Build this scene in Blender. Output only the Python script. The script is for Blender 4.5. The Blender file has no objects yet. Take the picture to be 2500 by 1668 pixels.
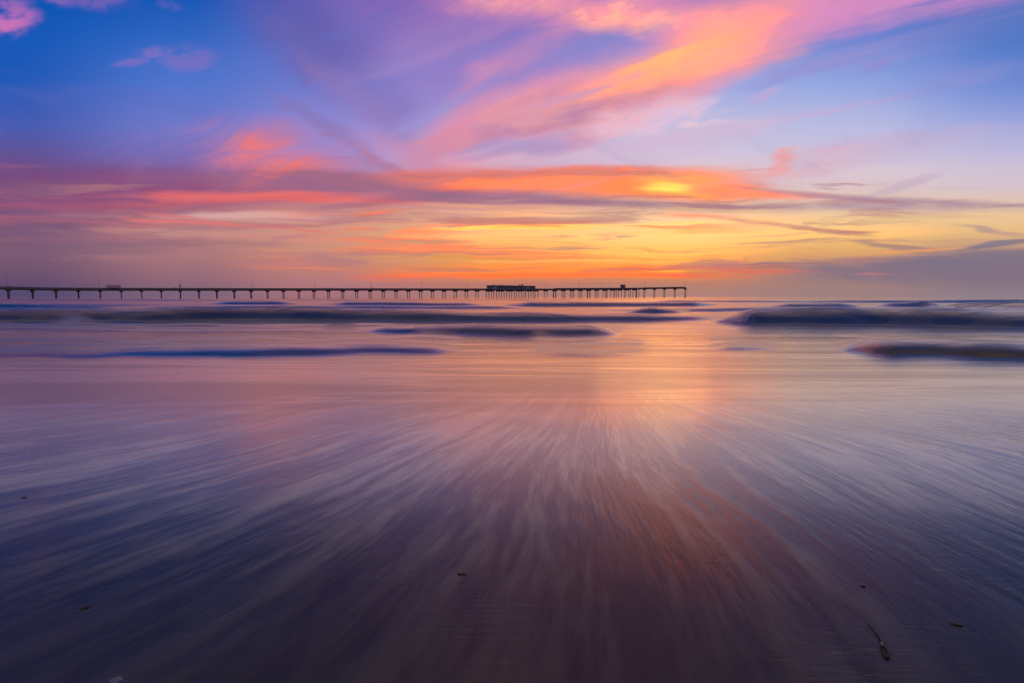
import bpy, bmesh, math, random
import numpy as np
from mathutils import Vector, Matrix, noise as mnoise

random.seed(7)
C = bpy.context.scene
COL = C.collection
R = math.radians

# ------------------------------------------------------------------ camera
FPX = 1389.0            # focal length in pixels of the 2500 px wide photograph (20 mm lens)
CAM_H = 1.1
HOR = 725.0
PITCH = math.atan((834.0 - HOR) / FPX)
cam_data = bpy.data.cameras.new('camera')
cam_data.sensor_width = 36.0
cam_data.lens = 36.0 * FPX / 2500.0
cam_data.clip_start = 0.05
cam_data.clip_end = 60000.0
cam = bpy.data.objects.new('camera', cam_data)
cam.location = (0, 0, CAM_H)
cam.rotation_euler = (R(90) - PITCH, 0, 0)
COL.objects.link(cam)
C.camera = cam


def tang(px, py):
    """photo pixel -> (x/y, z/y) of the ray leaving the camera"""
    xs = (px - 1250.0) / FPX
    ys = (834.0 - py) / FPX
    c, s = math.cos(PITCH), math.sin(PITCH)
    d = c + ys * s
    return xs / d, (ys * c - s) / d


def ground(px, py, z=0.0):
    gx, gz = tang(px, py)
    Y = (z - CAM_H) / gz
    return gx * Y, Y


# ------------------------------------------------------------------ world: dusk sky with lit clouds
def lin(c):
    out = []
    for v in c:
        v = max(0.0, min(1.0, v / 255.0))
        out.append(v / 12.92 if v <= 0.04045 else ((v + 0.055) / 1.055) ** 2.4)
    return (out[0], out[1], out[2], 1.0)


W = bpy.data.worlds.new("World")
C.world = W
W.use_nodes = True
nt = W.node_tree
nt.nodes.clear()
N, L = nt.nodes, nt.links


def sock(s, v):
    if hasattr(v, 'links') or hasattr(v, 'is_linked'):
        L.new(v, s)
    else:
        s.default_value = v


def wmath(op, a, b=None, c=None, clamp=False):
    n = N.new('ShaderNodeMath'); n.operation = op; n.use_clamp = clamp
    sock(n.inputs[0], a)
    if b is not None: sock(n.inputs[1], b)
    if c is not None: sock(n.inputs[2], c)
    return n.outputs[0]


def wnoise(vec, scale, detail=3.0, rough=0.5, dist=0.0):
    n = N.new('ShaderNodeTexNoise'); n.noise_dimensions = '2D'
    L.new(vec, n.inputs['Vector'])
    n.inputs['Scale'].default_value = scale
    n.inputs['Detail'].default_value = detail
    n.inputs['Roughness'].default_value = rough
    n.inputs['Distortion'].default_value = dist
    return n


def smooth(x, a, b, lo=0.0, hi=1.0):
    n = N.new('ShaderNodeMapRange'); n.interpolation_type = 'SMOOTHSTEP'
    sock(n.inputs['Value'], x)
    n.inputs['From Min'].default_value = a; n.inputs['From Max'].default_value = b
    n.inputs['To Min'].default_value = lo; n.inputs['To Max'].default_value = hi
    return n.outputs['Result']


def mixc(f, a, b):
    n = N.new('ShaderNodeMix'); n.data_type = 'RGBA'
    sock(n.inputs[0], f); sock(n.inputs[6], a); sock(n.inputs[7], b)
    return n.outputs[2]


tc = N.new('ShaderNodeTexCoord')
sep = N.new('ShaderNodeSeparateXYZ'); L.new(tc.outputs['Generated'], sep.inputs[0])
dx, dy, dz = sep.outputs
dyc = wmath('MAXIMUM', dy, 0.12)
gu = wmath('DIVIDE', dx, dyc)
gvv = wmath('DIVIDE', wmath('MAXIMUM', dz, 0.0), dyc)
gvec = N.new('ShaderNodeCombineXYZ'); L.new(gu, gvec.inputs[0]); L.new(gvv, gvec.inputs[1])
G = gvec.outputs[0]
# the cloud deck lies flat overhead: coordinates on a horizontal sheet give the wisps their perspective
den = wmath('ADD', wmath('MAXIMUM', dz, 0.0), 0.16)
pv = N.new('ShaderNodeCombineXYZ')
L.new(wmath('DIVIDE', dx, den), pv.inputs[0]); L.new(wmath('DIVIDE', dy, den), pv.inputs[1])
P = pv.outputs[0]


def mapping(vec, loc=(0, 0, 0), rot=0.0, scale=(1, 1, 1), typ='POINT'):
    m = N.new('ShaderNodeMapping'); m.vector_type = typ
    L.new(vec, m.inputs['Vector'])
    m.inputs['Location'].default_value = loc
    m.inputs['Rotation'].default_value = (0, 0, rot)
    m.inputs['Scale'].default_value = scale
    return m.outputs[0]


def warp(vec, nz_list):
    for (nvec, scale, det, amp) in nz_list:
        n = wnoise(nvec, scale, det, 0.55)
        a = N.new('ShaderNodeVectorMath'); a.operation = 'MULTIPLY_ADD'
        L.new(n.outputs['Color'], a.inputs[0])
        a.inputs[1].default_value = (2 * amp[0], 2 * amp[1], 0)
        a.inputs[2].default_value = (-amp[0], -amp[1], 0)
        b = N.new('ShaderNodeVectorMath'); b.operation = 'ADD'
        L.new(vec, b.inputs[0]); L.new(a.outputs[0], b.inputs[1])
        vec = b.outputs[0]
    return vec


Pd = mapping(P, (0, 0, 0), R(-33), (2.6, 0.75, 1), 'TEXTURE')
Gs = mapping(G, (0, 0, 0), 0, (1.0, 5.0, 1))
GA = warp(G, [(G, 4.0, 2, (0.036, 0.024)), (Pd, 3.0, 5, (0.034, 0.026)), (G, 26.0, 3, (0.005, 0.004))])       # broken, cirrus like
GB = warp(G, [(Gs, 2.2, 3, (0.13, 0.011)), (Gs, 9.0, 4, (0.02, 0.004))])        # long flat layers
GC = warp(G, [(Gs, 3.0, 2, (0.03, 0.005)), (Gs, 11.0, 3, (0.02, 0.0022))])
nA = smooth(wnoise(Pd, 4.2, 6, 0.62, 0.6).outputs[0], 0.22, 0.74, 0.35, 1.45)
nC = smooth(wnoise(mapping(G, (0, 0, 0), R(14), (1.6, 0.8, 1), 'TEXTURE'), 15, 4, 0.6, 0.0).outputs[0], 0.34, 0.70, 0.1, 1.5)
nB = smooth(wnoise(Gs, 3.4, 5, 0.6, 0.4).outputs[0], 0.25, 0.75, 0.5, 1.35)


def D(x, y):
    """point in my 2350 px wide view of the photograph -> sky tangents"""
    return tang(x * 1.06383, y * 1.06383)


VMAX = D(1175, 0)[1]
RAMPY = [0, 90, 190, 290, 350, 400, 435, 500, 540, 580, 620, 650, 681]
COLS = [
 (40,   [(8,84,178),(22,88,184),(34,90,184),(72,92,176),(96,84,152),(112,76,130),(120,72,118),(126,82,116),(126,88,116),(124,90,116),(112,84,112),(98,76,110),(82,74,112)]),
 (420,  [(22,88,182),(48,102,194),(78,116,204),(112,120,200),(120,108,182),(134,96,152),(152,88,128),(176,112,124),(180,126,126),(172,122,122),(156,110,122),(140,102,118),(120,98,122)]),
 (720,  [(82,92,180),(92,108,190),(106,122,204),(142,134,208),(166,138,200),(172,118,150),(180,116,136),(206,146,132),(212,150,126),(202,140,122),(190,126,118),(178,120,124),(160,112,124)]),
 (1150, [(156,112,184),(136,122,196),(148,138,208),(178,164,214),(190,178,216),(208,164,176),(214,152,150),(240,180,140),(250,190,122),(238,168,92),(234,146,84),(190,126,108),(172,124,118)]),
 (1550, [(164,124,188),(146,136,202),(158,168,224),(190,190,224),(206,196,222),(224,196,206),(214,174,170),(246,200,156),(253,204,138),(255,182,98),(252,152,74),(186,130,110),(176,130,122)]),
 (1950, [(104,116,194),(108,132,210),(148,168,226),(186,188,226),(204,194,220),(220,200,212),(222,198,200),(238,200,150),(246,196,124),(226,168,108),(160,124,124),(162,128,124),(158,128,130)]),
 (2330, [(72,110,190),(80,120,198),(116,142,214),(162,170,222),(188,184,220),(208,194,212),(214,194,204),(236,198,152),(232,186,130),(170,136,130),(128,110,128),(134,118,130),(142,126,138)]),
]
ramp_in = wmath('DIVIDE', gvv, VMAX)
# slow vertical wobble so that the gradient is not perfectly level
wob = wnoise(mapping(G, (3, 1, 0), 0, (1.0, 2.5, 1)), 1.7, 2)
ramp_in = wmath('ADD', ramp_in, wmath('MULTIPLY', wmath('SUBTRACT', wob.outputs[0], 0.5), wmath('MULTIPLY', wmath('MINIMUM', ramp_in, 0.5), 0.16)))
prev = None
for i, (cx, cols) in enumerate(COLS):
    r = N.new('ShaderNodeValToRGB')
    L.new(ramp_in, r.inputs[0])
    r.color_ramp.interpolation = 'B_SPLINE' if False else 'EASE'
    els = r.color_ramp.elements
    stops = sorted([(D(1175, y)[1] / VMAX, c) for y, c in zip(RAMPY, cols)])
    els[0].position = max(0, stops[0][0]); els[0].color = lin(stops[0][1])
    els[1].position = min(1, stops[-1][0]); els[1].color = lin(stops[-1][1])
    for p, c in stops[1:-1]:
        e = els.new(p); e.color = lin(c)
    r.color_ramp.interpolation = 'LINEAR'
    if prev is None:
        base = r.outputs[0]
    else:
        base = mixc(smooth(gu, D(prev, 300)[0], D(cx, 300)[0]), base, r.outputs[0])
    prev = cx

sky = base


def blob(x, y, l, w, ang, col, op, vec='B', soft=0.75):
    """one soft cloud patch: centre, half length, half width in my view's pixels"""
    global sky
    cu, cv = D(x, y)
    k = 1.06383 / FPX
    src = {'A': GA, 'B': GB, 'G': GC, 'C': GA}[vec]
    m = mapping(src, (cu, cv, 0), R(ang), (l * k * (1.38 if vec in 'AC' else 1.25), w * k * (1.42 if vec in 'AC' else 1.25), 1), 'TEXTURE')
    g = N.new('ShaderNodeTexGradient'); g.gradient_type = 'SPHERICAL'
    L.new(m, g.inputs[0])
    f = g.outputs['Fac']
    f = wmath('MULTIPLY', f, {'A': nA, 'C': nC}.get(vec, nB))
    if vec in 'AC': soft = max(soft, .78) + .1
    f = smooth(f, 0.0, soft, 0.0, op)
    sky = mixc(f, sky, lin(col))


BL = [
 # upper left
 (1010, 70, 330, 170, 0, (158,112,184), .55, 'A'), (720, 90, 200, 90, -35, (92,88,168), .6, 'A'),
 (800, 190, 230, 60, -38, (120,108,182), .5, 'A'), (860, 280, 230, 34, -42, (150,120,178), .45, 'A'),
 (20, 55, 62, 36, 0, (206,116,184), .9, 'C', .5), (12, 4, 60, 16, -10, (186,112,184), .7, 'C'),
 (205, 8, 84, 24, 0, (140,104,186), .55, 'C'), (350, 128, 56, 16, 5, (150,116,194), .6, 'C', .45),
 (440, 140, 64, 30, -10, (138,112,190), .55, 'C', .55), (300, 153, 58, 10, 8, (140,112,192), .55, 'C'),
 (400, 8, 40, 14, 0, (110,98,184), .5, 'C'), (125, 12, 20, 8, 0, (140,104,184), .6, 'C'),
 (950, 200, 200, 120, 30, (150,132,204), .35, 'A'),
 # top band and its blue gap
 (1360, 12, 330, 52, -4, (236,146,176), .95, 'A', .55), (1450, 38, 230, 30, -3, (252,158,158), .9, 'A', .5),
 (1280, 60, 120, 40, 30, (222,140,178), .6, 'A'),
 (1360, 104, 190, 40, 18, (134,134,206), .85, 'A', .6), (1180, 130, 130, 50, 25, (150,132,202), .5, 'A'),
 # diagonal band
 (1660, 96, 420, 78, 24, (238,152,172), .95, 'A', .5), (1440, 195, 480, 78, 22, (246,158,160), .95, 'A', .5),
 (1950, 18, 460, 48, 9, (216,142,196), .9, 'A', .55), (1170, 262, 260, 66, 27, (226,146,176), .75, 'A'),
 (1700, 50, 150, 48, 12, (250,152,148), .7, 'A'), (1520, 165, 280, 54, 24, (255,158,134), .85, 'A', .6),
 (1580, 128, 140, 28, 16, (255,180,122), .7, 'A', .6), (1490, 150, 90, 30, 20, (255,180,122), .65, 'A'),
 (1380, 205, 170, 30, 20, (255,160,130), .7, 'A'), (1300, 262, 250, 26, 14, (176,128,168), .85, 'A'),
 (1100, 302, 190, 20, 27, (196,136,170), .7, 'A'), (1060, 265, 110, 44, 30, (226,144,168), .6, 'A'),
 (1120, 165, 110, 24, 26, (220,144,178), .6, 'A'), (1000, 345, 130, 26, 32, (216,140,166), .55, 'A'),
 # wisps right of it
 (1500, 268, 190, 30, 6, (230,194,216), .85, 'C'), (1590, 298, 120, 12, 4, (236,200,214), .8, 'C'),
 (1760, 218, 80, 18, 15, (194,168,214), .7, 'C'), (1360, 20, 300, 40, -4, (255,176,160), .6, 'C'), (1600, 160, 260, 60, 22, (255,150,140), .45, 'C'), (1250, 235, 220, 50, 26, (240,160,160), .5, 'C'), (1950, 252, 170, 10, 13, (196,172,216), .6, 'A'),
 (2030, 150, 40, 16, 20, (150,138,206), .6, 'A'), (1880, 150, 170, 18, 15, (140,140,208), .5, 'A'),
 (2200, 190, 160, 26, 12, (148,148,210), .5, 'A'), (1180, 335, 150, 22, 8, (158,150,204), .7, 'A'),
 (1400, 345, 330, 26, 8, (218,184,210), .6, 'A'), (1620, 330, 250, 30, 14, (212,184,212), .5, 'A'),
 (2050, 350, 260, 34, 12, (196,176,208), .5, 'A'),
 # thin dark contrail-like streak coming down to the centre
 (790, 316, 210, 22, -31, (140,112,166), .45, 'G'), (880, 368, 120, 12, -29, (190,118,148), .5, 'G'),
 (930, 360, 120, 30, -20, (206,142,176), .5, 'A'),
 # left orange cloudlet
 (610, 360, 210, 66, -6, (196,122,156), .7, 'A'), (640, 374, 140, 36, -4, (238,122,120), .95, 'A', .9),
 (606, 388, 76, 40, 0, (250,120,104), .95, 'A', .9),
 # mauve sheet and coral line beneath it
 (100, 425, 420, 50, 0, (122,70,118), .6), (330, 440, 600, 46, 0, (150,84,122), .5),
 (820, 420, 420, 30, -2, (160,104,132), .85), (1060, 440, 420, 20, -3, (168,108,130), .8),
 (700, 452, 370, 15, -1, (236,112,106), .95, 'B', .55), (480, 462, 260, 12, 2, (206,98,108), .7),
 (150, 476, 330, 10, 0, (164,84,112), .6),
 # main glowing band
 (1300, 412, 420, 30, -1, (240,122,102), .95, 'B', .5), (1430, 428, 330, 32, -2, (250,134,88), .95, 'B', .5),
 (1540, 405, 200, 26, 0, (250,150,110), .8), (1510, 428, 120, 26, -2, (255,180,88), .9, 'B', .9),
 (1520, 430, 66, 14, 0, (255,226,114), .95, 'G', .95), (1470, 425, 50, 8, 0, (255,200,100), .6, 'B'),
 (1770, 444, 240, 11, -2, (248,138,116), .95), (1640, 436, 130, 16, 0, (252,140,100), .8),
 (1800, 386, 46, 17, 25, (248,160,144), .8, 'A'), (1720, 408, 110, 12, 6, (238,168,160), .6, 'A'),
 (1860, 395, 150, 20, 10, (228,180,190), .5, 'A'),
 (1230, 462, 560, 13, -2, (156,110,136), .95), (1620, 470, 420, 11, -1, (164,124,146), .85),
 (2050, 474, 420, 15, -1, (176,146,164), .8), (1930, 455, 230, 9, -6, (168,130,152), .75, 'G'),
 (2180, 466, 260, 11, -2, (164,132,154), .75, 'G'), (2060, 430, 130, 12, 16, (190,166,192), .45, 'G'),
 (2330, 470, 90, 5, 3, (170,130,154), .8, 'G'),
 # peach layer
 (600, 498, 190, 14, 0, (216,168,164), .95, 'B', .5), (450, 540, 300, 14, -2, (204,146,136), .7),
 (520, 520, 260, 7, -5, (226,122,118), .85), (420, 495, 90, 8, -8, (224,116,116), .7),
 (640, 517, 130, 6, 5, (176,116,128), .7), (150, 512, 150, 15, -12, (112,84,120), .7),
 (330, 558, 420, 9, -1, (158,108,124), .5),
 (850, 488, 110, 6, 4, (244,126,98), .9), (790, 526, 80, 7, 0, (246,130,104), .85), (930, 508, 150, 5, 2, (236,146,120), .7),
 (1060, 478, 240, 6, 0, (206,144,140), .6),
 (1230, 513, 130, 6, 1, (252,150,92), .85), (1180, 523, 240, 6, 1, (255,206,104), .9),
 (1500, 512, 200, 5, 2, (255,212,110), .6), (1560, 493, 150, 8, -3, (244,152,120), .85),
 (1700, 512, 130, 8, -7, (222,150,128), .7), (1830, 530, 90, 6, -3, (222,146,118), .7), (1910, 537, 70, 5, 1, (226,154,112), .8),
 (960, 552, 170, 6, -2, (198,138,122), .7), (1070, 566, 110, 5, 1, (238,136,88), .8), (980, 580, 220, 7, 0, (186,132,118), .55),
 (1470, 566, 80, 4, -2, (240,160,88), .7), (1250, 592, 420, 5, 0, (224,150,80), .6),
 # low orange glow and coral lines
 (1360, 622, 460, 20, 0, (252,136,64), .8), (1080, 618, 160, 6, 0, (206,130,100), .6),
 (1290, 632, 480, 8, 0, (252,112,66), .9), (1600, 615, 250, 9, 1, (255,118,56), .9),
 (1560, 618, 90, 4, 1, (255,176,52), .95), (1740, 622, 170, 5, -1, (252,108,72), .9),
 (950, 640, 160, 6, 0, (224,118,102), .7), (1350, 645, 420, 5, 0, (214,130,96), .5),
 # grey bank low on the right
 (2300, 624, 700, 32, 0, (130,114,132), .9, 'G'), (2330, 592, 330, 18, 2, (126,114,134), .8, 'G'),
 (2060, 574, 150, 7, -7, (168,132,128), .85), (2300, 566, 140, 7, 6, (128,118,138), .85),
 (2290, 533, 120, 9, -8, (172,144,146), .7), (1820, 603, 270, 5, 1, (158,120,126), .9), (1760, 612, 130, 5, 0, (170,118,116), .8),
 (2080, 579, 90, 5, 3, (238,160,100), .7), (1720, 605, 60, 5, 20, (196,136,112), .5),
 (1990, 630, 60, 3, 0, (206,126,120), .45, 'G'), (1960, 604, 80, 3, 1, (196,130,120), .45, 'G'),
 (1150, 655, 330, 4, 0, (190,114,110), .5), (1500, 652, 300, 4, 0, (206,122,108), .35),
]
for b in BL:
    blob(*b)

# many thin lit and shaded layers low above the sea
def layers(loc, sx, sy, a, b, op, col, u0, u1, u2, u3, v0, v1, v2, v3):
    global sky
    n = wnoise(mapping(GB, loc, R(1), (sx, sy, 1)), 1.0, 5, .6, .3).outputs[0]
    f = smooth(n, a, b, 0.0, op)
    f = wmath('MULTIPLY', f, wmath('MULTIPLY', smooth(gu, u0, u1), smooth(gu, u2, u3, 1.0, 0.0)))
    f = wmath('MULTIPLY', f, wmath('MULTIPLY', smooth(gvv, v0, v1), smooth(gvv, v2, v3, 1.0, 0.0)))
    sky = mixc(f, sky, lin(col))


layers((1, 2, 0), 3.0, 46, .50, .66, .75, (250, 132, 92), -.55, -.2, .25, .5, .03, .05, .13, .17)
layers((5, 9, 0), 2.4, 60, .54, .68, .4, (255, 198, 116), -.35, .0, .4, .7, .05, .07, .15, .18)
layers((8, 4, 0), 2.6, 40, .52, .68, .6, (176, 120, 128), -.9, -.7, .6, .9, .035, .06, .19, .24)
layers((3, 7, 0), 2.0, 34, .52, .68, .28, (216, 110, 118), -1.2, -.9, -.2, .1, .07, .10, .20, .26)
layers((9, 1, 0), 2.0, 30, .52, .70, .4, (120, 92, 124), -1.2, -.9, -.3, .0, .05, .09, .20, .28)

# thin veil texture over everything, laid on the flat cloud sheet
veil = smooth(wnoise(mapping(P, (5, 2, 0), R(-36), (2.4, 0.6, 1), 'TEXTURE'), 1.3, 6, 0.58, 0.5).outputs[0], 0.5, 0.8, 0.0, 0.22)
vfade = smooth(gvv, .09, .24)
veil = wmath('MULTIPLY', veil, vfade)
sky = mixc(veil, sky, lin((222, 168, 196)))
veil2 = smooth(wnoise(mapping(P, (1, 7, 0), R(40), (2.6, 0.7, 1), 'TEXTURE'), 1.6, 5, 0.6, 0.3).outputs[0], 0.5, 0.82, 0.0, 0.2)
veil2 = wmath('MULTIPLY', veil2, vfade)
sky = mixc(veil2, sky, lin((96, 92, 168)))

# the parts of the sky the picture does not show: mauve and blue dusk overhead and behind, warm cloud added over it
rb = N.new('ShaderNodeValToRGB')
L.new(wmath('MAXIMUM', dz, 0.0), rb.inputs[0])
e = rb.color_ramp.elements
e[0].position = 0.0; e[0].color = lin((130, 110, 136))
e[1].position = 1.0; e[1].color = lin((112, 128, 182))
for p, c in ((0.12, (140, 116, 146)), (0.3, (138, 128, 166)), (0.55, (122, 130, 180))):
    k = e.new(p); k.color = lin(c)
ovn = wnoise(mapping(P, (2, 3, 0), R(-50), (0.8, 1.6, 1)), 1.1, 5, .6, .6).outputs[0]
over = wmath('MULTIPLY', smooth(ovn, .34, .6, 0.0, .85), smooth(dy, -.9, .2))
oversky = mixc(over, rb.outputs[0], lin((240, 190, 134)))  # unseen warm cloud added overhead to tint and brighten the foam film
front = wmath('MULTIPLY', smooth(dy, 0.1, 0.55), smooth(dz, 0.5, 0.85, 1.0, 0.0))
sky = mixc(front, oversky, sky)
# the lit cloud is brighter than white in red: that is what the sea mirrors
sc_ = N.new('ShaderNodeSeparateColor'); L.new(sky, sc_.inputs[0])
hot = smooth(sc_.outputs[0], .82, 1.0)
cc_ = N.new('ShaderNodeCombineColor')
L.new(wmath('MULTIPLY', sc_.outputs[0], wmath('MULTIPLY_ADD', hot, .75, 1.0)), cc_.inputs[0])
L.new(wmath('MULTIPLY', sc_.outputs[1], wmath('MULTIPLY_ADD', hot, .2, 1.0)), cc_.inputs[1])
L.new(sc_.outputs[2], cc_.inputs[2])
sky = cc_.outputs[0]
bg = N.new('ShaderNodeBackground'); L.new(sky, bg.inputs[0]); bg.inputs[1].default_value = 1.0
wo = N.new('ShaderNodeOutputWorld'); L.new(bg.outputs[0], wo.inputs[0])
W.cycles.sampling_method = 'MANUAL'; W.cycles.sample_map_resolution = 1024

# afterglow of the sun behind the cloud bank
sun_d = bpy.data.lights.new('sun', 'SUN')
sun_d.energy = 0.011; sun_d.angle = R(11); sun_d.color = (1.0, 0.45, 0.14)
sun = bpy.data.objects.new('sun', sun_d)
sun_az = math.atan(D(1500, 600)[0]); sun_el = R(9.5)
sdir = Vector((math.sin(sun_az) * math.cos(sun_el), math.cos(sun_az) * math.cos(sun_el), math.sin(sun_el)))
sun.rotation_euler = sdir.to_track_quat('Z', 'Y').to_euler()
COL.objects.link(sun)

C.view_settings.view_transform = 'Standard'
C.view_settings.look = 'None'
C.view_settings.exposure = 0.0
C.view_settings.gamma = 1.0
C.view_settings.use_curve_mapping = False
C.render.engine = 'CYCLES'
C.cycles.use_denoising = True
C.cycles.denoiser = 'OPENIMAGEDENOISE'
C.cycles.use_adaptive_sampling = True
C.cycles.adaptive_threshold = 0.02
C.cycles.adaptive_min_samples = 10
C.cycles.max_bounces = 4
C.cycles.glossy_bounces = 3
C.cycles.diffuse_bounces = 2


# ------------------------------------------------------------------ material helper
class Mat:
    def __init__(self, name):
        self.m = bpy.data.materials.new(name); self.m.use_nodes = True
        self.t = self.m.node_tree; self.t.nodes.clear()
        self.out = self.t.nodes.new('ShaderNodeOutputMaterial')
        self.b = self.t.nodes.new('ShaderNodeBsdfPrincipled')
        self.t.links.new(self.b.outputs[0], self.out.inputs[0])
        self.geo = self.t.nodes.new('ShaderNodeNewGeometry')
        self.pos = self.geo.outputs['Position']

    def put(self, s, v):
        if hasattr(v, 'is_linked'): self.t.links.new(v, s)
        else: s.default_value = v

    def math(self, op, a, b=None, c=None, clamp=False):
        n = self.t.nodes.new('ShaderNodeMath'); n.operation = op; n.use_clamp = clamp
        self.put(n.inputs[0], a)
        if b is not None: self.put(n.inputs[1], b)
        if c is not None: self.put(n.inputs[2], c)
        return n.outputs[0]

    def map(self, vec, loc=(0, 0, 0), rot=0.0, scale=(1, 1, 1)):
        m = self.t.nodes.new('ShaderNodeMapping'); self.t.links.new(vec, m.inputs[0])
        m.inputs[1].default_value = loc; m.inputs[2].default_value = (0, 0, rot); m.inputs[3].default_value = scale
        return m.outputs[0]

    def noise(self, vec, scale, detail=3, rough=.5, dist=0., dim='3D', color=False):
        n = self.t.nodes.new('ShaderNodeTexNoise'); n.noise_dimensions = dim
        self.t.links.new(vec, n.inputs['Vector'])
        n.inputs['Scale'].default_value = scale; n.inputs['Detail'].default_value = detail
        n.inputs['Roughness'].default_value = rough; n.inputs['Distortion'].default_value = dist
        return n.outputs[1 if color else 0]

    def sm(self, x, a, b, lo=0., hi=1.):
        n = self.t.nodes.new('ShaderNodeMapRange'); n.interpolation_type = 'SMOOTHSTEP'
        self.put(n.inputs[0], x); n.inputs[1].default_value = a; n.inputs[2].default_value = b
        n.inputs[3].default_value = lo; n.inputs[4].default_value = hi
        return n.outputs[0]

    def mix(self, f, a, b):
        n = self.t.nodes.new('ShaderNodeMix'); n.data_type = 'RGBA'
        self.put(n.inputs[0], f); self.put(n.inputs[6], a); self.put(n.inputs[7], b)
        return n.outputs[2]

    def mixf(self, f, a, b):
        n = self.t.nodes.new('ShaderNodeMix'); n.data_type = 'FLOAT'
        self.put(n.inputs[0], f); self.put(n.inputs[2], a); self.put(n.inputs[3], b)
        return n.outputs[0]

    def comb(self, x, y, z=0.0):
        n = self.t.nodes.new('ShaderNodeCombineXYZ')
        self.put(n.inputs[0], x); self.put(n.inputs[1], y); self.put(n.inputs[2], z)
        return n.outputs[0]

    def sep(self, v):
        n = self.t.nodes.new('ShaderNodeSeparateXYZ'); self.t.links.new(v, n.inputs[0]); return n.outputs

    def attr(self, name):
        n = self.t.nodes.new('ShaderNodeAttribute'); n.attribute_name = name; return n.outputs['Fac']

    def bump(self, h, strength, dist=0.02, normal=None):
        n = self.t.nodes.new('ShaderNodeBump')
        self.put(n.inputs['Height'], h); self.put(n.inputs['Strength'], strength); n.inputs['Distance'].default_value = dist
        if normal is not None: self.t.links.new(normal, n.inputs['Normal'])
        return n.outputs[0]


def plain(name, col, rough=0.7, scale=3.0, var=0.35, metal=0.0, bump=0.3, dist=0.02):
    m = Mat(name)
    tc_ = m.t.nodes.new('ShaderNodeTexCoord').outputs['Object']
    n = m.noise(tc_, scale, 5, .6)
    a = tuple(c * (1 - var) for c in col) + (1,); b = tuple(min(1, c * (1 + var)) for c in col) + (1,)
    m.put(m.b.inputs['Base Color'], m.mix(m.sm(n, .3, .7), a, b))
    m.put(m.b.inputs['Roughness'], m.sm(n, .2, .8, rough - .1, min(1, rough + .12)))
    m.b.inputs['Metallic'].default_value = metal
    m.put(m.b.inputs['Normal'], m.bump(m.noise(tc_, scale * 6, 4), bump, dist))
    return m.m


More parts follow.
